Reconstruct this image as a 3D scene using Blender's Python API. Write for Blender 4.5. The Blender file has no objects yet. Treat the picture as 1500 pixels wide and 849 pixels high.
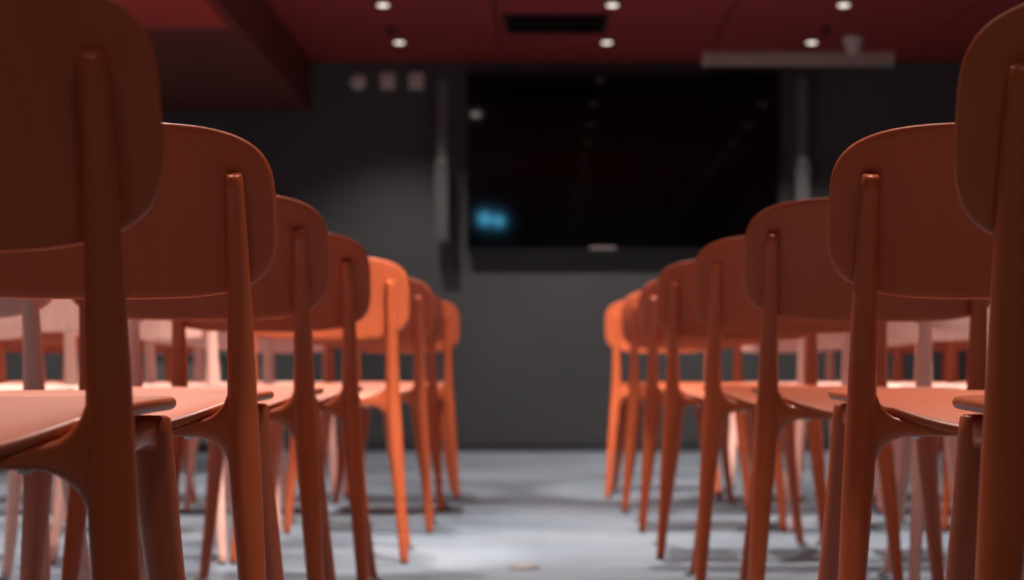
import bpy, bmesh, math, random
from mathutils import Vector, Matrix

random.seed(7)
COL = bpy.context.scene.collection
F, VX, VY, CH = 2850.0, 795.0, 553.0, 0.4836      # focal length (px), vanishing point, camera height
CEIL, WALL = 2.567, 12.88

def at(px, py, d):
    """Point that the photograph shows at a pixel, at depth d."""
    return Vector(((px - VX) * d / F, d, CH + (VY - py) * d / F))

# ------------------------------------------------------------------ materials
def mat(name, col, rough=0.5, spec=0.5, metal=0.0, emit=None, es=0.0, noise=None, bump=None, coat=0.0, trans=0.0):
    m = bpy.data.materials.new(name); m.use_nodes = True
    nt = m.node_tree; b = nt.nodes['Principled BSDF']
    b.inputs['Base Color'].default_value = (*col, 1)
    b.inputs['Roughness'].default_value = rough
    b.inputs['Specular IOR Level'].default_value = spec
    b.inputs['Metallic'].default_value = metal
    b.inputs['Coat Weight'].default_value = coat
    if trans: b.inputs['Transmission Weight'].default_value = trans
    if emit:
        b.inputs['Emission Color'].default_value = (*emit, 1)
        b.inputs['Emission Strength'].default_value = es
    if noise or bump:
        tc = nt.nodes.new('ShaderNodeTexCoord')
    if noise:                                     # (scale xyz, amount)
        sc, amt = noise
        mp = nt.nodes.new('ShaderNodeMapping'); mp.inputs['Scale'].default_value = sc
        n = nt.nodes.new('ShaderNodeTexNoise'); n.inputs['Scale'].default_value = 1.0; n.inputs['Detail'].default_value = 5
        r = nt.nodes.new('ShaderNodeValToRGB')
        r.color_ramp.elements[0].position = 0.3; r.color_ramp.elements[1].position = 0.7
        r.color_ramp.elements[0].color = (*[c * (1 - amt) for c in col], 1)
        r.color_ramp.elements[1].color = (*[min(1, c * (1 + amt)) for c in col], 1)
        nt.links.new(tc.outputs['Object'], mp.inputs['Vector']); nt.links.new(mp.outputs['Vector'], n.inputs['Vector'])
        nt.links.new(n.outputs['Fac'], r.inputs['Fac']); nt.links.new(r.outputs['Color'], b.inputs['Base Color'])
    if bump:
        sc, strength, dist = bump
        n2 = nt.nodes.new('ShaderNodeTexNoise'); n2.inputs['Scale'].default_value = sc; n2.inputs['Detail'].default_value = 4
        bp = nt.nodes.new('ShaderNodeBump'); bp.inputs['Strength'].default_value = strength; bp.inputs['Distance'].default_value = dist
        nt.links.new(tc.outputs['Object'], n2.inputs['Vector']); nt.links.new(n2.outputs['Fac'], bp.inputs['Height'])
        nt.links.new(bp.outputs['Normal'], b.inputs['Normal'])
    return m

def carpet_mat():
    m = bpy.data.materials.new('carpet'); m.use_nodes = True
    nt = m.node_tree; b = nt.nodes['Principled BSDF']
    b.inputs['Roughness'].default_value = 0.95; b.inputs['Specular IOR Level'].default_value = 0.1
    tc = nt.nodes.new('ShaderNodeTexCoord')
    n1 = nt.nodes.new('ShaderNodeTexNoise'); n1.inputs['Scale'].default_value = 90; n1.inputs['Detail'].default_value = 6
    n2 = nt.nodes.new('ShaderNodeTexNoise'); n2.inputs['Scale'].default_value = 1.3; n2.inputs['Detail'].default_value = 3
    mx = nt.nodes.new('ShaderNodeMath'); mx.operation = 'MULTIPLY_ADD'; mx.inputs[1].default_value = 0.5
    r = nt.nodes.new('ShaderNodeValToRGB')
    r.color_ramp.elements[0].position = 0.35; r.color_ramp.elements[0].color = (0.094, 0.125, 0.163, 1)
    r.color_ramp.elements[1].position = 0.95; r.color_ramp.elements[1].color = (0.21, 0.242, 0.285, 1)
    br = nt.nodes.new('ShaderNodeTexBrick')         # carpet tiles
    br.offset = 0.0; br.inputs['Scale'].default_value = 1.0
    br.inputs['Brick Width'].default_value = 0.5; br.inputs['Row Height'].default_value = 0.5
    br.inputs['Mortar Size'].default_value = 0.004
    br.inputs['Color1'].default_value = (1, 1, 1, 1); br.inputs['Color2'].default_value = (0.93, 0.93, 0.94, 1)
    br.inputs['Mortar'].default_value = (0.93, 0.93, 0.95, 1)
    ml = nt.nodes.new('ShaderNodeMix'); ml.data_type = 'RGBA'; ml.blend_type = 'MULTIPLY'; ml.inputs['Factor'].default_value = 1
    nt.links.new(tc.outputs['Object'], n1.inputs['Vector']); nt.links.new(tc.outputs['Object'], n2.inputs['Vector'])
    nt.links.new(tc.outputs['Object'], br.inputs['Vector'])
    nt.links.new(n1.outputs['Fac'], mx.inputs[0]); nt.links.new(n2.outputs['Fac'], mx.inputs[2])
    nt.links.new(mx.outputs[0], r.inputs['Fac'])
    nt.links.new(r.outputs['Color'], ml.inputs[6]); nt.links.new(br.outputs['Color'], ml.inputs[7])
    nt.links.new(ml.outputs[2], b.inputs['Base Color'])
    bp = nt.nodes.new('ShaderNodeBump'); bp.inputs['Strength'].default_value = 0.5; bp.inputs['Distance'].default_value = 0.004
    nt.links.new(n1.outputs['Fac'], bp.inputs['Height']); nt.links.new(bp.outputs['Normal'], b.inputs['Normal'])
    return m

TERRA = dict(shell=mat('terracotta_veneer', (0.52, 0.110, 0.038), 0.42, 0.5, noise=((60, 60, 3), 0.045)),
             wood=mat('terracotta_wood', (0.51, 0.106, 0.036), 0.31, 0.6, noise=((70, 70, 4), 0.045)))
PINK = dict(shell=mat('pink_veneer', (0.86, 0.50, 0.42), 0.38, 0.5, noise=((60, 60, 3), 0.05)),
            wood=mat('pink_wood', (0.84, 0.48, 0.40), 0.38, 0.5, noise=((70, 70, 4), 0.05)))
M = dict(
    glide=mat('glide_plastic', (0.03, 0.02, 0.018), 0.5),
    bumper=mat('clear_bumper', (0.75, 0.72, 0.70), 0.3),
    carpet=carpet_mat(),
    wall=mat('wall_paint', (0.105, 0.108, 0.115), 0.75, 0.3, noise=((1.5, 1.5, 1.5), 0.06), bump=(180, 0.15, 0.002)),
    ceiling=mat('ceiling_panel', (0.43, 0.047, 0.048), 0.7, 0.3, noise=((0.8, 0.8, 0.8), 0.07)),
    ceil_gap=mat('ceiling_gap', (0.03, 0.008, 0.01), 0.9),
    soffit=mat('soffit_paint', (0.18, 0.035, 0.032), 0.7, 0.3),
    soffit_red=mat('soffit_bright_red', (0.48, 0.052, 0.036), 0.6, 0.3),
    black=mat('black_plastic', (0.012, 0.012, 0.014), 0.35),
    blackmatte=mat('black_matte', (0.015, 0.015, 0.017), 0.7),
    screen=mat('screen_glass', (0.003, 0.0025, 0.003), 0.055, 0.20),
    badge=mat('silver_badge', (0.6, 0.55, 0.53), 0.3, metal=0.6),
    speaker=mat('speaker_grey', (0.16, 0.165, 0.17), 0.5),
    grille=mat('speaker_grille', (0.11, 0.115, 0.12), 0.6, bump=(400, 0.5, 0.002)),
    white=mat('white_plastic', (0.82, 0.74, 0.70), 0.45),
    offwhite=mat('device_grey', (0.80, 0.71, 0.66), 0.5),
    cream=mat('cream_metal', (0.62, 0.52, 0.47), 0.5),
    steel=mat('steel', (0.16, 0.15, 0.145), 0.5, metal=0.5),
    beige=mat('beige_cover', (0.24, 0.185, 0.15), 0.6),
    lens=mat('lamp_lens', (0.9, 0.85, 0.8), 0.4, emit=(1, 0.88, 0.76), es=1.6),
    glow=mat('bright_lamp', (0.9, 0.85, 0.8), 0.4, emit=(1, 0.88, 0.8), es=22.0),
    blue=mat('blue_lens', (0.1, 0.4, 0.8), 0.3, emit=(0.12, 0.62, 1.0), es=38.0),
    baseboard=mat('baseboard_paint', (0.06, 0.062, 0.068), 0.6),
)

# ------------------------------------------------------------------ helpers
def obj(name, bm, m, parent=None, smooth=True, bevel=0.0):
    me = bpy.data.meshes.new(name)
    bmesh.ops.recalc_face_normals(bm, faces=bm.faces)
    bm.to_mesh(me); bm.free()
    me.materials.append(m)
    if smooth:
        for p in me.polygons: p.use_smooth = True
    o = bpy.data.objects.new(name, me); COL.objects.link(o)
    if parent: o.parent = parent
    if bevel:
        b = o.modifiers.new('bevel', 'BEVEL'); b.width = bevel; b.segments = 3; b.limit_method = 'ANGLE'
        b.angle_limit = math.radians(40); b.harden_normals = False
    return o

def tag(o, label, cat, group=None):
    o['label'] = label; o['category'] = cat
    if group: o['group'] = group
    return o

def thing(name, label, cat, loc=(0, 0, 0), rz=0.0, group=None):
    o = bpy.data.objects.new(name, None); COL.objects.link(o)
    o.empty_display_size = 0.1
    o.location = loc; o.rotation_euler = (0, 0, rz)
    return tag(o, label, cat, group)

def struct(name, bm, m, parent=None, bevel=0.0):
    o = obj(name, bm, m, parent, smooth=False, bevel=bevel)
    o['kind'] = 'structure'
    return o

def add_box(bm, x0, x1, y0, y1, z0, z1):
    v = [bm.verts.new((x, y, z)) for z in (z0, z1) for x, y in ((x0, y0), (x1, y0), (x1, y1), (x0, y1))]
    for f in ((0, 1, 2, 3), (4, 5, 6, 7), (0, 1, 5, 4), (1, 2, 6, 5), (2, 3, 7, 6), (3, 0, 4, 7)):
        bm.faces.new([v[i] for i in f])

def box(*a):
    bm = bmesh.new(); add_box(bm, *a); return bm

def add_lathe(bm, prof, seg=40, c=(0, 0, 0), axis='z'):
    """prof: (radius, height) pairs; revolved round an axis through c."""
    rings = []
    for r, h in prof:
        ring = []
        for i in range(seg):
            a = 2 * math.pi * i / seg
            p = (r * math.cos(a), r * math.sin(a), h)
            if axis == 'y': p = (p[0], p[2], p[1])
            ring.append(bm.verts.new((c[0] + p[0], c[1] + p[1], c[2] + p[2])))
        rings.append(ring)
    for a, b in zip(rings, rings[1:]):
        for i in range(seg):
            bm.faces.new((a[i], a[(i + 1) % seg], b[(i + 1) % seg], b[i]))
    bm.faces.new(rings[0]); bm.faces.new(rings[-1])

def spline(keys, t):
    """Catmull-Rom through tuples keyed by their first value."""
    for i in range(len(keys) - 1):
        if t <= keys[i + 1][0] or i == len(keys) - 2:
            k0 = keys[max(i - 1, 0)]; k1 = keys[i]; k2 = keys[i + 1]; k3 = keys[min(i + 2, len(keys) - 1)]
            h = k2[0] - k1[0]; u = (t - k1[0]) / h
            out = []
            for j in range(1, len(k1)):
                m1 = (k2[j] - k0[j]) / max(1e-6, k2[0] - k0[0]) * h
                m2 = (k3[j] - k1[j]) / max(1e-6, k3[0] - k1[0]) * h
                out.append((2*u**3 - 3*u**2 + 1) * k1[j] + (u**3 - 2*u**2 + u) * m1 + (-2*u**3 + 3*u**2) * k2[j] + (u**3 - u**2) * m2)
            return out

def add_sweep(bm, keys, n, seg, slope_top=0.0, z_from=None):
    """Near-vertical rod: keys (z, x, y, rx, ry)."""
    z0, z1 = keys[0][0] if z_from is None else z_from, keys[-1][0]
    st = [z0 + (z1 - z0) * i / n for i in range(n + 1)]
    rings = []
    def ring(z, k, dz=0.0, tilt=0.0):
        x, y, rx, ry = spline(keys, z)
        out = []
        for i in range(seg):
            a = 2 * math.pi * i / seg
            out.append(bm.verts.new((x + rx * k * math.cos(a), y + ry * k * math.sin(a), z + dz + tilt * math.sin(a) * k)))
        return out
    rings.append(ring(z0, 0.82)); rings.append(ring(z0, 1.0, 0.0025))
    for z in st[1:-1]: rings.append(ring(z, 1.0))
    rings.append(ring(z1, 1.0, -0.003, slope_top)); rings.append(ring(z1, 0.80, 0.0, slope_top))
    for a, b in zip(rings, rings[1:]):
        for i in range(seg):
            bm.faces.new((a[i], a[(i + 1) % seg], b[(i + 1) % seg], b[i]))
    bm.faces.new(rings[0]); bm.faces.new(rings[-1])

def se(a, b, n, ang):
    c, s = math.cos(ang), math.sin(ang)
    return math.copysign(abs(c) ** (2 / n), c) * a, math.copysign(abs(s) ** (2 / n), s) * b

def add_rail(bm, stations, seg=16, n=5.0):
    """Rail through stations (point, half depth along d, half height, d): rounded rectangular section."""
    rings = []
    for p, hd, hh, d in stations:
        ring = []
        for i in range(seg):
            u, w = se(hd, hh, n, 2 * math.pi * (i + .5) / seg)
            ring.append(bm.verts.new(p + d * u + Vector((0, 0, w))))
        rings.append(ring)
    for a, b in zip(rings, rings[1:]):
        for i in range(seg):
            bm.faces.new((a[i], a[(i + 1) % seg], b[(i + 1) % seg], b[i]))
    bm.faces.new(rings[0]); bm.faces.new(rings[-1])

# ------------------------------------------------------------------ the chair
# local frame: y forward (towards the screen), rear feet at y = 0
REAR = [(0.0, 0.222, 0.000, 0.0115, 0.0115), (0.10, 0.214, 0.013, 0.0140, 0.0140), (0.25, 0.202, 0.034, 0.0180, 0.0175),
        (0.38, 0.191, 0.054, 0.0205, 0.0200), (0.46, 0.187, 0.060, 0.0190, 0.0195), (0.56, 0.186, 0.049, 0.0160, 0.0165),
        (0.66, 0.185, 0.029, 0.0135, 0.0135), (0.738, 0.184, 0.008, 0.0115, 0.0115)]
FRONT = [(0.0, 0.203, 0.450, 0.0115, 0.0115), (0.10, 0.188, 0.434, 0.0142, 0.0138), (0.20, 0.1755, 0.418, 0.0165, 0.0160),
         (0.30, 0.1645, 0.404, 0.0192, 0.0180), (0.447, 0.152, 0.385, 0.0222, 0.0200)]

def seat_z(x, y):
    u = max(0.0, min(1.0, (0.425 - y) / 0.385))
    z = 0.4665 - 0.050 * u ** 1.75 * (1 - 0.88 * min(1.1, (x / 0.19) ** 2))
    z -= 0.005 * max(0, (0.10 - u) / 0.10) ** 2
    return z

def plate(bm, pts_fn, n_exp, a, b, half, rings=10, seg=72, asym=None):
    """A curved sheet with a superellipse outline and a rounded rim; pts_fn(u, v, w) -> point, w across the thickness."""
    ts = [i / rings for i in range(1, rings)] + [0.975, 0.992, 1.0]
    ks = [1.0] * (rings - 1) + [1.0, 0.78, 0.28]
    top, bot = [], []
    for t, k in zip(ts, ks):
        r1, r2 = [], []
        for i in range(seg):
            u, v = se(a * t, b * t, n_exp if t > .5 else 2 + (n_exp - 2) * t / .5, 2 * math.pi * i / seg)
            r1.append(bm.verts.new(pts_fn(u, v, half * k))); r2.append(bm.verts.new(pts_fn(u, v, -half * k)))
        top.append(r1); bot.append(r2)
    for R in (top, bot):
        c = bm.verts.new(pts_fn(0, 0, half if R is top else -half))
        for i in range(seg): bm.faces.new((c, R[0][i], R[0][(i + 1) % seg]))
        for p, q in zip(R, R[1:]):
            for i in range(seg): bm.faces.new((p[i], p[(i + 1) % seg], q[(i + 1) % seg], q[i]))
    for i in range(seg):
        bm.faces.new((top[-1][i], top[-1][(i + 1) % seg], bot[-1][(i + 1) % seg], bot[-1][i]))

BACK_C, BACK_H, BACK_W = 0.6915, 0.1085, 0.232
def back_pt(u, v, w):
    z = BACK_C + v
    x, y, rx, ry = spline(REAR, min(z, 0.738))
    if z > 0.738: y -= (z - 0.738) * 0.27
    if z > 0.738: ry = 0.0115
    y += ry + 0.0045 - 0.46 * 0.185 ** 2                # sheet rests against the front of the rods
    return Vector((u, y + 0.46 * u * u - 0.02 * (v / BACK_H) ** 2 * 0.2 + w, z))

def make_chair(mats):
    t = thing('chair', 'x', 'chair')
    bm = bmesh.new()
    def spt(u, v, w): return Vector((u * (1.0 + 0.10 * v), 0.2325 + v, seat_z(u, 0.2325 + v) + w - 0.006))
    plate(bm, spt, 3.6, 0.193, 0.1925, 0.006)
    obj('seat', bm, mats['shell'], t)
    bm = bmesh.new()
    plate(bm, back_pt, 3.9, BACK_W, BACK_H, 0.0055)
    obj('backrest', bm, mats['shell'], t)
    for s in (1, -1):
        bm = bmesh.new()
        add_sweep(bm, [(z, x * s, y, rx, ry) for z, x, y, rx, ry in REAR], 34, 24, 0.004, z_from=0.004)
        lg = obj('rear_leg', bm, mats['wood'], t)
        bm = bmesh.new(); add_lathe(bm, [(0.009, 0), (0.0105, 0.001), (0.0105, 0.0045)], 20, (0.222 * s, 0, 0))
        obj('foot_glide', bm, M['glide'], lg)
        bm = bmesh.new()
        add_sweep(bm, [(z, x * s, y, rx, ry) for z, x, y, rx, ry in FRONT], 24, 24, 0.0, z_from=0.004)
        lg = obj('front_leg', bm, mats['wood'], t)
        bm = bmesh.new(); add_lathe(bm, [(0.0085, 0), (0.010, 0.001), (0.010, 0.0045)], 20, (0.216 * s, 0.450, 0))
        obj('foot_glide', bm, M['glide'], lg)
    # seat frame: arched rear rail flaring into the legs, plus side and front rails
    bm = bmesh.new()
    st = []
    N = 44
    for i in range(N + 1):
        x = -0.190 + 0.380 * i / N
        d = 0.174 - abs(x)                             # distance from the inner face of the leg
        r = 0.050
        lo = 0.409 if d > r else 0.409 - (r - math.sqrt(max(0, r * r - (r - max(d, 0)) ** 2))) * 1.0
        r2 = 0.030
        top = seat_z(x, 0.064) - 0.011
        hi = top if d > r2 else top + (r2 - math.sqrt(max(0, r2 * r2 - (r2 - max(d, 0)) ** 2))) * 1.5
        hd = 0.0125 + 0.004 * max(0, 1 - max(d, 0) / 0.05)
        st.append((Vector((x, 0.064 + 0.0, (lo + hi) / 2)), hd, (hi - lo) / 2, Vector((0, 1, 0))))
    add_rail(bm, st, 20, 3.2)
    for s in (1, -1):
        st = []
        for i in range(13):
            k = i / 12; y = 0.062 + 0.325 * k; x = s * (0.180 - 0.026 * k)
            e = 0.016 * (abs(2 * k - 1) ** 4)
            zt = 0.431 + 0.012 * k
            st.append((Vector((x, y, zt - 0.010 - e / 2)), 0.009, 0.010 + e / 2, Vector((1, 0, 0))))
        add_rail(bm, st, 16, 4)
    st = [(Vector((-0.154 + 0.308 * i / 12, 0.385, 0.432 - 0.006 * abs(2 * i / 12 - 1) ** 4)), 0.010, 0.012 + 0.006 * abs(2 * i / 12 - 1) ** 4, Vector((0, 1, 0))) for i in range(13)]
    add_rail(bm, st, 16, 4)
    fr = obj('seat_frame', bm, mats['wood'], t)
    for s in (1, -1):
        bm = bmesh.new(); add_lathe(bm, [(0.003, 0.4055), (0.006, 0.4065), (0.0065, 0.4095), (0.0065, 0.411)], 20, (s * 0.118, 0.064, 0))
        obj('bumper', bm, M['bumper'], fr)
    return t

def copy_thing(o):
    r = o.copy(); COL.objects.link(r)
    for ch in o.children:
        c = ch.copy(); COL.objects.link(c); c.parent = r
        for g in ch.children:
            d = g.copy(); COL.objects.link(d); d.parent = c
    return r

first = {'t': make_chair(TERRA), 'p': make_chair(PINK)}
used = {'t': False, 'p': False}
def place(kind, x, y, rz, label, group):
    if used[kind]: o = copy_thing(first[kind])
    else: o = first[kind]; used[kind] = True
    o.location = (x, y, 0); o.rotation_euler = (0, 0, rz)
    tag(o, label, 'chair', group)

ORD = ['nearest', 'second', 'third', 'fourth', 'fifth', 'sixth', 'seventh', 'farthest']
# back-edge pixel and depth of every aisle chair, rotation in degrees
LEFT = [(220, 1.51, 0), (397, 2.417, 0), (478, 3.327, 0), (540, 4.194, 0), (598, 5.066, 0.5), (634, 6.05, 0), (650, 6.99, 0), (673, 7.80, 2.5)]
RIGHT = [(1417, 1.56, -3), (1221, 2.42, 0), (1093, 3.42, -0.5), (1018, 4.32, -0.5), (962, 5.19, -1), (936, 6.09, 0), (911, 6.94, 0), (886, 7.80, -3)]
TXT_AISLE = {
    ('left', 0): 'dark terracotta chair cut off by the left edge of the photo, nearest on the left',
    ('left', 1): 'terracotta chair with a bright top rim, second from the camera left of the aisle',
    ('left', 2): 'terracotta chair third from the camera left of the aisle, its backrest in shade',
    ('left', 3): 'terracotta chair left of the aisle just before the brightly lit orange backrest',
    ('left', 4): 'terracotta chair with a brightly lit orange backrest, fifth from the camera on the left',
    ('left', 5): 'shaded terracotta chair left of the aisle just behind the brightly lit orange one',
    ('left', 6): 'terracotta chair last but one in the left aisle line, mostly hidden by the others',
    ('left', 7): 'farthest orange terracotta chair at the end of the left aisle line',
    ('right', 0): 'dark terracotta chair cut off by the right edge of the photo, nearest on the right',
    ('right', 1): 'terracotta chair second from the camera right of the aisle, its whole dark backrest showing',
    ('right', 2): 'terracotta chair third from the camera right of the aisle with a slim lit rear post',
    ('right', 3): 'terracotta chair fourth from the camera right of the aisle, backrest in shade',
    ('right', 4): 'terracotta chair fifth from the camera right of the aisle, below the screen corner',
    ('right', 5): 'dark narrow-looking terracotta chair sixth from the camera right of the aisle',
    ('right', 6): 'terracotta chair last but one in the right aisle line with a lit rear post',
    ('right', 7): 'farthest bright orange terracotta chair at the end of the right aisle line',
}
NCOL = [1, 1, 2, 2, 3, 3, 4, 4]
PITCH = 0.473
for side, rows, sg in (('left', LEFT, -1), ('right', RIGHT, 1)):
    for k, (px, d, rot) in enumerate(rows):
        xe = (px - VX) * d / F
        xc = xe + sg * 0.232
        place('t', xc, d, math.radians(rot), TXT_AISLE[(side, k)], 'terracotta chairs along the aisle')
        for c in range(1, NCOL[k]):
            kind = 'p' if (c == 1 or (c == 2 and k < 5)) else 't'
            rr = random.Random(k * 31 + c * 7 + (side == 'left'))
            colour = 'pale pink' if kind == 'p' else 'terracotta'
            where = ['', 'beside the aisle chair', 'third in from the aisle', 'fourth in from the aisle'][c]
            label = f'{colour} chair {where}, {ORD[k]} row, {side} side'
            place(kind, xc + sg * PITCH * c + (sg * .016 if abs(rot) > 2 else 0), d + rr.uniform(-.012, .012), math.radians(rot * .5 + rr.uniform(-.3, .3)), label,
                  f'{colour} chairs inside the rows')

# ------------------------------------------------------------------ the room
XL, XR, YB = -5.2, 5.2, -4.5
struct('floor', box(XL, XR, YB, WALL + 0.1, -0.1, 0.0), M['carpet'])
struct('wall_front', box(XL, XR, WALL, WALL + 0.1, 0, CEIL + 0.1), M['wall'])
struct('wall_left', box(XL - 0.1, XL, YB, WALL + 0.1, 0, CEIL + 0.1), M['wall'])
struct('wall_right', box(XR, XR + 0.1, YB, WALL + 0.1, 0, CEIL + 0.1), M['wall'])
struct('wall_back', box(XL, XR, YB - 0.1, YB, 0, CEIL + 0.1), M['wall'])
struct('baseboard_front', box(XL, XR, WALL - 0.012, WALL, 0, 0.07), M['baseboard'], bevel=0.003)
# ceiling of large burgundy panels with dark joints
bm = bmesh.new()
PX0, PW, PD, GAP = -0.271, 1.338, 2.42, 0.012
xs = [PX0 + PW * i for i in range(-4, 6)]
ys = [WALL - 0.01 - PD * i for i in range(8)][::-1]
for x0, x1 in zip(xs, xs[1:]):
    for y0, y1 in zip(ys, ys[1:]):
        a, b = max(x0, XL) + GAP / 2, min(x1, XR) - GAP / 2
        if b > a: add_box(bm, a, b, y0 + GAP / 2, y1 - GAP / 2, CEIL, CEIL + 0.02)
struct('ceiling', bm, M['ceiling'])
struct('trim_1', box(XL, XR, YB, WALL, CEIL + 0.02, CEIL + 0.1), M['ceil_gap'])     # what shows in the joints
# the lowered ceiling box on the left
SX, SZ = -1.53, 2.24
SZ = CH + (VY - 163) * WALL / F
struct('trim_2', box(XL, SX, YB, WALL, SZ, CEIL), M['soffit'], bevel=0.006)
struct('trim_3', box(XL, SX - 0.03, YB, 2850 * (SZ - 0.02 - CH) / (VY - 42), SZ - 0.02, SZ), M['soffit_red'], bevel=0.004)  # thin slab in a brighter red under the near part of the box

# ------------------------------------------------------------------ the screen on the front wall
D = 12.80
a, b = at(683, 107, D), at(1142, 368, D)
cx, cz, hw, hh = (a.x + b.x) / 2, (a.z + b.z) / 2, (b.x - a.x) / 2, (a.z - b.z) / 2
t = thing('television', 'large black flat screen television mounted on the dark grey front wall', 'television', (cx, D, cz))
obj('housing', box(-hw, hw, 0.0, 0.045, -hh, hh), M['black'], t, smooth=False, bevel=0.006)
bm = bmesh.new()
bz = 0.012
for q in ((-hw, hw, -0.006, 0.002, hh - bz, hh), (-hw, hw, -0.006, 0.002, -hh, -hh + bz * 1.8),
          (-hw, -hw + bz, -0.006, 0.002, -hh, hh), (hw - bz, hw, -0.006, 0.002, -hh, hh)): add_box(bm, *q)
obj('bezel', bm, M['black'], t, smooth=False)
obj('screen', box(-hw + bz * .9, hw - bz * .9, -0.002, 0.001, -hh + bz * 1.7, hh - bz * .9), M['screen'], t, smooth=False)
lg = at(883, 363, D)
obj('badge', box(lg.x - cx - 0.085, lg.x - cx + 0.085, -0.0085, -0.005, lg.z - cz - 0.008, lg.z - cz + 0.008), M['badge'], t, smooth=False, bevel=0.002)
obj('wall_mount', box(-0.35, 0.35, 0.045, WALL - D, -0.22, 0.22), M['blackmatte'], t, smooth=False, bevel=0.004)

# slim column loudspeakers either side of it
def column(px, label):
    d = 12.70
    lo, mid, hi = at(px, 355, d), at(px, 232, d), at(px, 113, d)
    t = thing('column_speaker', label, 'loudspeaker', (lo.x, d, lo.z), group='column loudspeakers beside the screen')
    h1, h2 = mid.z - lo.z, hi.z - lo.z
    obj('lower_cabinet', box(-0.046, 0.046, 0.0, 0.10, 0, h1), M['speaker'], t, smooth=False, bevel=0.012)
    obj('grille', box(-0.039, 0.039, -0.004, 0.002, 0.02, h1 - 0.02), M['grille'], t, smooth=False, bevel=0.002)
    obj('upper_column', box(-0.036, 0.036, 0.012, 0.09, h1, h2), M['speaker'], t, smooth=False, bevel=0.012)
    bm = bmesh.new(); add_lathe(bm, [(0.012, -0.009), (0.014, -0.006), (0.014, 0.013)], 24, (0, 0, h1 - 0.01), 'y')
    obj('emblem', bm, M['badge'], t)
    for z in (h1 * 0.5, h1 + (h2 - h1) * 0.6):
        obj('wall_bracket', box(-0.02, 0.02, 0.088, WALL - d, z - 0.04, z + 0.04), M['blackmatte'], t, smooth=False, bevel=0.003)
column(647, 'slim grey column loudspeaker on the wall left of the large screen')
column(1176, 'slim grey column loudspeaker on the wall right of the large screen')

# small devices high on the wall left of the screen
p = at(525, 120, WALL)
t = thing('wall_sensor', 'round pale device high on the wall, left of the two square ones', 'wall device', (p.x, WALL, p.z))
bm = bmesh.new(); add_lathe(bm, [(0.056, 0), (0.056, -0.018), (0.050, -0.028), (0.030, -0.032)], 40, (0, 0, 0), 'y')
obj('cover', bm, M['offwhite'], t)
bm = bmesh.new(); add_lathe(bm, [(0.020, -0.030), (0.020, -0.036), (0.015, -0.038)], 28, (0, 0, 0), 'y')
obj('button', bm, M['white'], t)
for px, lab in ((568, 'square pale device high on the wall, in the middle of the row of three'),
                (610, 'square pale device high on the wall, nearest the left column loudspeaker')):
    p = at(px, 119, WALL)
    t = thing('wall_panel', lab, 'wall device', (p.x, WALL, p.z), group='square devices on the front wall')
    obj('cover', box(-0.050, 0.050, -0.026, 0, -0.056, 0.056), M['offwhite'], t, smooth=False, bevel=0.008)
    obj('face_plate', box(-0.036, 0.036, -0.030, -0.024, -0.022, 0.042), M['white'], t, smooth=False, bevel=0.003)

# black floor loudspeaker against the front wall, seen between the chair legs
x0, x1 = at(212, 660, 12.5).x, at(338, 660, 12.5).x
t = thing('floor_speaker', 'black box loudspeaker on the floor against the front wall, behind the left rows', 'loudspeaker', ((x0 + x1) / 2, 12.42, 0))
w = (x1 - x0) / 2
obj('cabinet', box(-w, w, 0, 0.42, 0.02, 0.62), M['blackmatte'], t, smooth=False, bevel=0.012)
obj('grille', box(-w + .03, w - .03, -0.010, 0.004, 0.06, 0.58), M['grille'], t, smooth=False, bevel=0.006)
for sx in (-1, 1):
    for y in (0.05, 0.37):
        bm = bmesh.new(); add_lathe(bm, [(0.018, 0), (0.022, 0.002), (0.022, 0.022)], 20, (sx * (w - .05), y, 0))
        obj('foot', bm, M['black'], t)

# ------------------------------------------------------------------ things on the ceiling
# pale roller-screen housing near the front wall
a, b = at(1033, 90, 12.42), at(1308, 72, 12.42)
t = thing('screen_housing', 'long pale bar under the ceiling, upper right of the large screen', 'ceiling bar', ((a.x + b.x) / 2, 12.42, CEIL))
w = (b.x - a.x) / 2
obj('case', box(-w, w, 0, 0.10, -0.082, 0), M['cream'], t, smooth=False, bevel=0.010)
for s in (-1, 1): obj('end_cap', box(s * w - 0.012, s * w + 0.012, -0.003, 0.103, -0.085, 0), M['offwhite'], t, smooth=False, bevel=0.006)
p = at(1250, 53, 11.87)
t = thing('ceiling_sensor', 'pale cup-shaped fixture on the ceiling in front of the pale bar', 'ceiling fixture', (p.x, 11.87, CEIL))
bm = bmesh.new(); add_lathe(bm, [(0.062, 0), (0.062, -0.02), (0.058, -0.055), (0.052, -0.060)], 40)
obj('housing', bm, M['white'], t)
bm = bmesh.new(); add_lathe(bm, [(0.046, -0.058), (0.045, -0.078), (0.036, -0.098), (0.018, -0.110)], 40)
obj('dome', bm, M['offwhite'], t)
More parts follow.
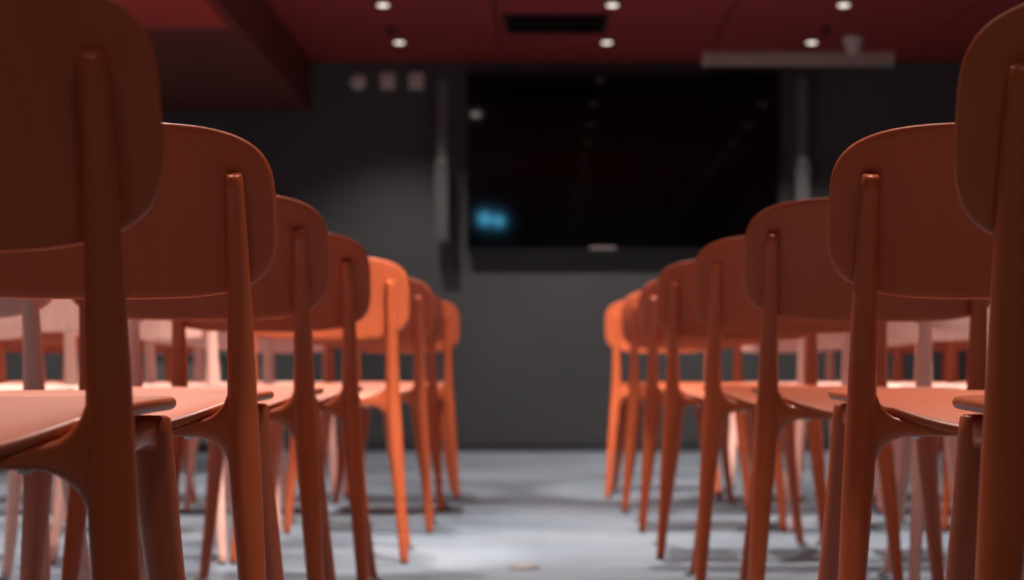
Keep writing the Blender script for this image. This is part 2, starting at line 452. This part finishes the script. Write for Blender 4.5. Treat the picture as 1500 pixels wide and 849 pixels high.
# dark air grille
y0, y1 = F * (CEIL - CH) / (VY - 20), F * (CEIL - CH) / (VY - 47)
x0, x1 = (738 - VX) * 11.4 / F, (890 - VX) * 11.4 / F
t = thing('air_grille', 'dark rectangular air grille in the red ceiling above the screen', 'air vent', ((x0 + x1) / 2, (y0 + y1) / 2, CEIL))
w, h = (x1 - x0) / 2, (y1 - y0) / 2
bm = bmesh.new()
for q in ((-w, w, -h, -h + .03, -.012, 0), (-w, w, h - .03, h, -.012, 0), (-w, -w + .03, -h, h, -.012, 0), (w - .03, w, -h, h, -.012, 0)): add_box(bm, *q)
obj('frame', bm, M['ceil_gap'], t, smooth=False, bevel=0.002)
obj('backing', box(-w + .02, w - .02, -h + .02, h - .02, -.004, 0), M['blackmatte'], t, smooth=False)
for i in range(9):
    yy = -h + .05 + (2 * h - .1) * i / 8
    bm = bmesh.new(); add_box(bm, -w + .03, w - .03, yy - .012, yy + .012, -.0015, .0015)
    bmesh.ops.rotate(bm, verts=bm.verts, cent=(0, yy, 0), matrix=Matrix.Rotation(math.radians(30), 3, 'X'))
    bmesh.ops.translate(bm, verts=bm.verts, vec=(0, 0, -.0085))
    obj('slat', bm, M['ceil_gap'], t, smooth=False)
for px, py, lab in ((573, 42, 'small dark sprinkler head between the two left ceiling lights'), (1210, 40, 'small dark sprinkler head near the right ceiling lights')):
    d = F * (CEIL - CH) / (VY - py)
    t = thing('sprinkler', lab, 'sprinkler', ((px - VX) * d / F, d, CEIL), group='sprinkler heads in the ceiling')
    bm = bmesh.new(); add_lathe(bm, [(0.036, 0), (0.036, -0.006), (0.022, -0.012), (0.012, -0.014)], 28); obj('escutcheon', bm, M['ceil_gap'], t)
    bm = bmesh.new(); add_lathe(bm, [(0.008, -0.012), (0.008, -0.034), (0.022, -0.036), (0.022, -0.039)], 24); obj('deflector', bm, M['ceil_gap'], t)

# downlights
def spot(parent, power, ang, blend, loc=(0, 0, -0.03), aim=None, soft=0.035, col=(1.0, 0.90, 0.82)):
    l = bpy.data.lights.new('bulb', 'SPOT'); l.energy = power; l.spot_size = math.radians(ang); l.spot_blend = blend
    l.shadow_soft_size = soft; l.color = col
    o = bpy.data.objects.new('bulb', l); COL.objects.link(o); o.parent = parent; o.location = loc
    if aim is not None:
        dv = Vector(aim) - (parent.location + Vector(loc))
        o.rotation_euler = dv.to_track_quat('-Z', 'Y').to_euler()
    return o

def downlight(x, y, label, power, ang=100, blend=0.8, aim=None, group='ceiling downlights'):
    t = thing('downlight', label, 'ceiling light', (x, y, CEIL), group=group)
    bm = bmesh.new(); add_lathe(bm, [(0.050, 0), (0.050, -0.004), (0.045, -0.008), (0.034, -0.009)], 36)
    obj('trim_ring', bm, M['ceil_gap'], t)
    bm = bmesh.new(); add_lathe(bm, [(0.032, -0.005), (0.032, -0.012), (0.024, -0.016), (0.010, -0.018)], 32)
    obj('lens', bm, M['lens'], t)
    if power: spot(t, power, ang, blend, (0, 0, -0.03), aim)
    return t

Y1, Y2 = F * (CEIL - CH) / (VY - 5), F * (CEIL - CH) / (VY - 60)
for px, lab in ((561, 'ceiling light at the top of the photo, left of three'), (897, 'ceiling light at the top of the photo, middle of three'),
                (1236, 'ceiling light at the top of the photo, right of three')):
    downlight((px - VX) * Y1 / F, Y1, lab, 75)
for px, lab in ((585, 'ceiling light above the wall devices, lower left of the six'), (889, 'ceiling light just above the top edge of the screen'),
                (1189, 'ceiling light beside the pale cup-shaped fixture')):
    downlight((px - VX) * Y2 / F, Y2, lab, 62 if px == 585 else 88, 112 if px == 585 else 100)
# the same grid runs on towards the camera, above the picture; added fill behind
LX = [-2.17, -0.888, 0.395, 1.68]
POW = {9.62: (180, 150, 170, 150), 8.41: (170, 170, 0, 170), 7.20: (220, 220, 0, 220), 5.99: (220, 220, 370, 220), 4.78: (220, 220, 60, 220),
       3.57: (190, 190, 45, 190), 2.36: (0, 100, 110, 75), -0.06: (0, 10, 16, 0), -1.27: (0, 8, 14, 0)}  # last two rows are unseen fill lamps added for the near backrests
for y, pw in POW.items():
    for i, (x, q) in enumerate(zip(LX, pw)):
        aim = None if (y < 1 or i == 2) else (x, y - 1.0, 0)          # turned towards the back of the room
        t = downlight(x, y, 'small unseen round downlight further back in the red ceiling, above the picture', q, 150 if y < 1 else (60 if i == 2 else 74), 0.7, aim,
                      group='downlights above the picture')
        if i == 0: t.location.z = SZ - (0.02 if y < F * (SZ - 0.02 - CH) / (VY - 42) else 0)      # under the lowered box

# adjustable spotlights that pick out single chairs
def gimbal(x, y, label, power, ang, aim):
    t = thing('spotlight', label, 'ceiling light', (x, y, CEIL), group='adjustable spotlights above the picture')
    bm = bmesh.new(); add_lathe(bm, [(0.030, 0), (0.030, -0.012), (0.008, -0.014), (0.008, -0.045)], 24); obj('mount', bm, M['ceil_gap'], t)
    dv = (Vector(aim) - Vector((x, y, CEIL - 0.09))).normalized()
    q = dv.to_track_quat('-Z', 'Y').to_matrix().to_4x4()
    bm = bmesh.new(); add_lathe(bm, [(0.020, 0.055), (0.034, 0.050), (0.036, -0.050), (0.033, -0.050), (0.031, -0.02)], 32)
    bmesh.ops.transform(bm, matrix=Matrix.Translation((0, 0, -0.09)) @ q, verts=bm.verts); h = obj('lamp_head', bm, M['black'], t)
    spot(t, power, ang, 0.5, tuple(Vector((0, 0, -0.09)) + dv * 0.06), aim, soft=0.02)
gimbal(0.30, 3.40, 'black spotlight aimed at the fifth chair left of the aisle', 520, 24, (-0.50, 5.07, 0.42))
gimbal(0.10, 5.40, 'black spotlight aimed at the last chair right of the aisle', 800, 18, (0.42, 7.8, 0.45))
gimbal(0.30, 5.70, 'black spotlight aimed at the last chair left of the aisle', 260, 18, (-0.50, 7.8, 0.45))

gimbal(-0.75, 2.45, 'added unseen black spotlight aimed at the pale pink chairs left of the aisle', 170, 26, (-1.42, 4.7, 0.60))  # unseen lamp added to brighten the pink backrests
gimbal(0.95, 2.45, 'added unseen black spotlight aimed at the pale pink chairs right of the aisle', 150, 26, (1.42, 4.7, 0.60))  # matching lamp added for the pink backrests on the right
downlight(-2.62, 10.83, 'added unseen round downlight under the lowered ceiling box on the left', 170, 80, 0.8, (-3.1, WALL, 0.75)).location.z = SZ  # lamp added out of view to brighten the left of the front wall

# the lamps whose reflections show in the dark screen
def mirrored(px, py, y):
    d = 2 * 12.80 - y
    return Vector(((px - VX) * d / F, y, CH + (VY - py) * d / F))
p = mirrored(697, 160, 10.30)
t = downlight(p.x, p.y, 'bright ceiling light just above the picture, mirrored as a pale spot in the screen', 0)
bm = bmesh.new(); add_lathe(bm, [(0.034, -0.008), (0.034, -0.016), (0.028, -0.024), (0.010, -0.028)], 32)
obj('bulb_dome', bm, M['glow'], t)
p = mirrored(720, 317, 5.2)
t = thing('stage_lamp', 'twin blue stage lamp hanging from the ceiling, mirrored as a blue glow in the screen', 'stage lamp', (p.x, p.y, CEIL))
dz = p.z - CEIL
bm = bmesh.new(); add_lathe(bm, [(0.05, 0), (0.05, -0.012), (0.012, -0.016), (0.012, dz + 0.05)], 24); obj('stem', bm, M['black'], t)
obj('crossbar', box(-0.15, 0.15, -0.02, 0.02, dz + 0.04, dz + 0.07), M['black'], t, smooth=False, bevel=0.004)
for x, r, z in ((-0.07, 0.068, 0.012), (0.075, 0.060, -0.012)):
    bm = bmesh.new(); add_lathe(bm, [(0.03, -0.13), (0.055, -0.11), (r + 0.008, -0.02), (r + 0.008, 0.035), (r, 0.035), (r, 0.005)], 36, (x, 0, dz + z - 0.035), 'y')
    h = obj('lamp_head', bm, M['black'], t)
    bm = bmesh.new(); add_lathe(bm, [(r - 0.001, 0.010), (r - 0.001, 0.018), (r * 0.5, 0.030)], 36, (x, 0, dz + z - 0.035), 'y')
    obj('lens', bm, M['blue'], h)

# floor socket in the aisle
p = at(768, 832, F * CH / (832 - VY))
t = thing('floor_socket', 'small round metal floor socket cover in the carpet of the aisle', 'floor socket', (p.x, p.y, 0))
bm = bmesh.new(); add_lathe(bm, [(0.040, 0), (0.040, 0.003), (0.036, 0.005), (0.026, 0.005)], 40); obj('ring', bm, M['steel'], t)
bm = bmesh.new(); add_lathe(bm, [(0.026, 0.001), (0.026, 0.006), (0.022, 0.007)], 36); obj('lid', bm, M['beige'], t)

# ------------------------------------------------------------------ camera, world, view
cam = bpy.data.cameras.new('camera'); co = bpy.data.objects.new('camera', cam); COL.objects.link(co)
co.location = (0, 0, CH); co.rotation_euler = (math.pi / 2, 0, 0)
cam.sensor_width = 36.0; cam.sensor_fit = 'HORIZONTAL'; cam.lens = 36.0 * F / 1500
cam.shift_x = -(VX - 750) / 1500; cam.shift_y = (VY - 424.5) / 1500
cam.clip_start = 0.05; cam.clip_end = 60
cam.dof.use_dof = True; cam.dof.focus_distance = 2.1; cam.dof.aperture_fstop = 5.9
sc = bpy.context.scene
sc.camera = co
w = bpy.data.worlds.new('world'); sc.world = w; w.use_nodes = True
w.node_tree.nodes['Background'].inputs[0].default_value = (0.02, 0.02, 0.025, 1)
sc.view_settings.view_transform = 'Standard'; sc.view_settings.look = 'None'
sc.view_settings.gamma = 1.0; sc.view_settings.use_curve_mapping = False
sc.view_settings.exposure = 0.0
sc.cycles.use_denoising = True
sc.cycles.max_bounces = 10; sc.cycles.diffuse_bounces = 6
sc.cycles.sample_clamp_indirect = 6.0
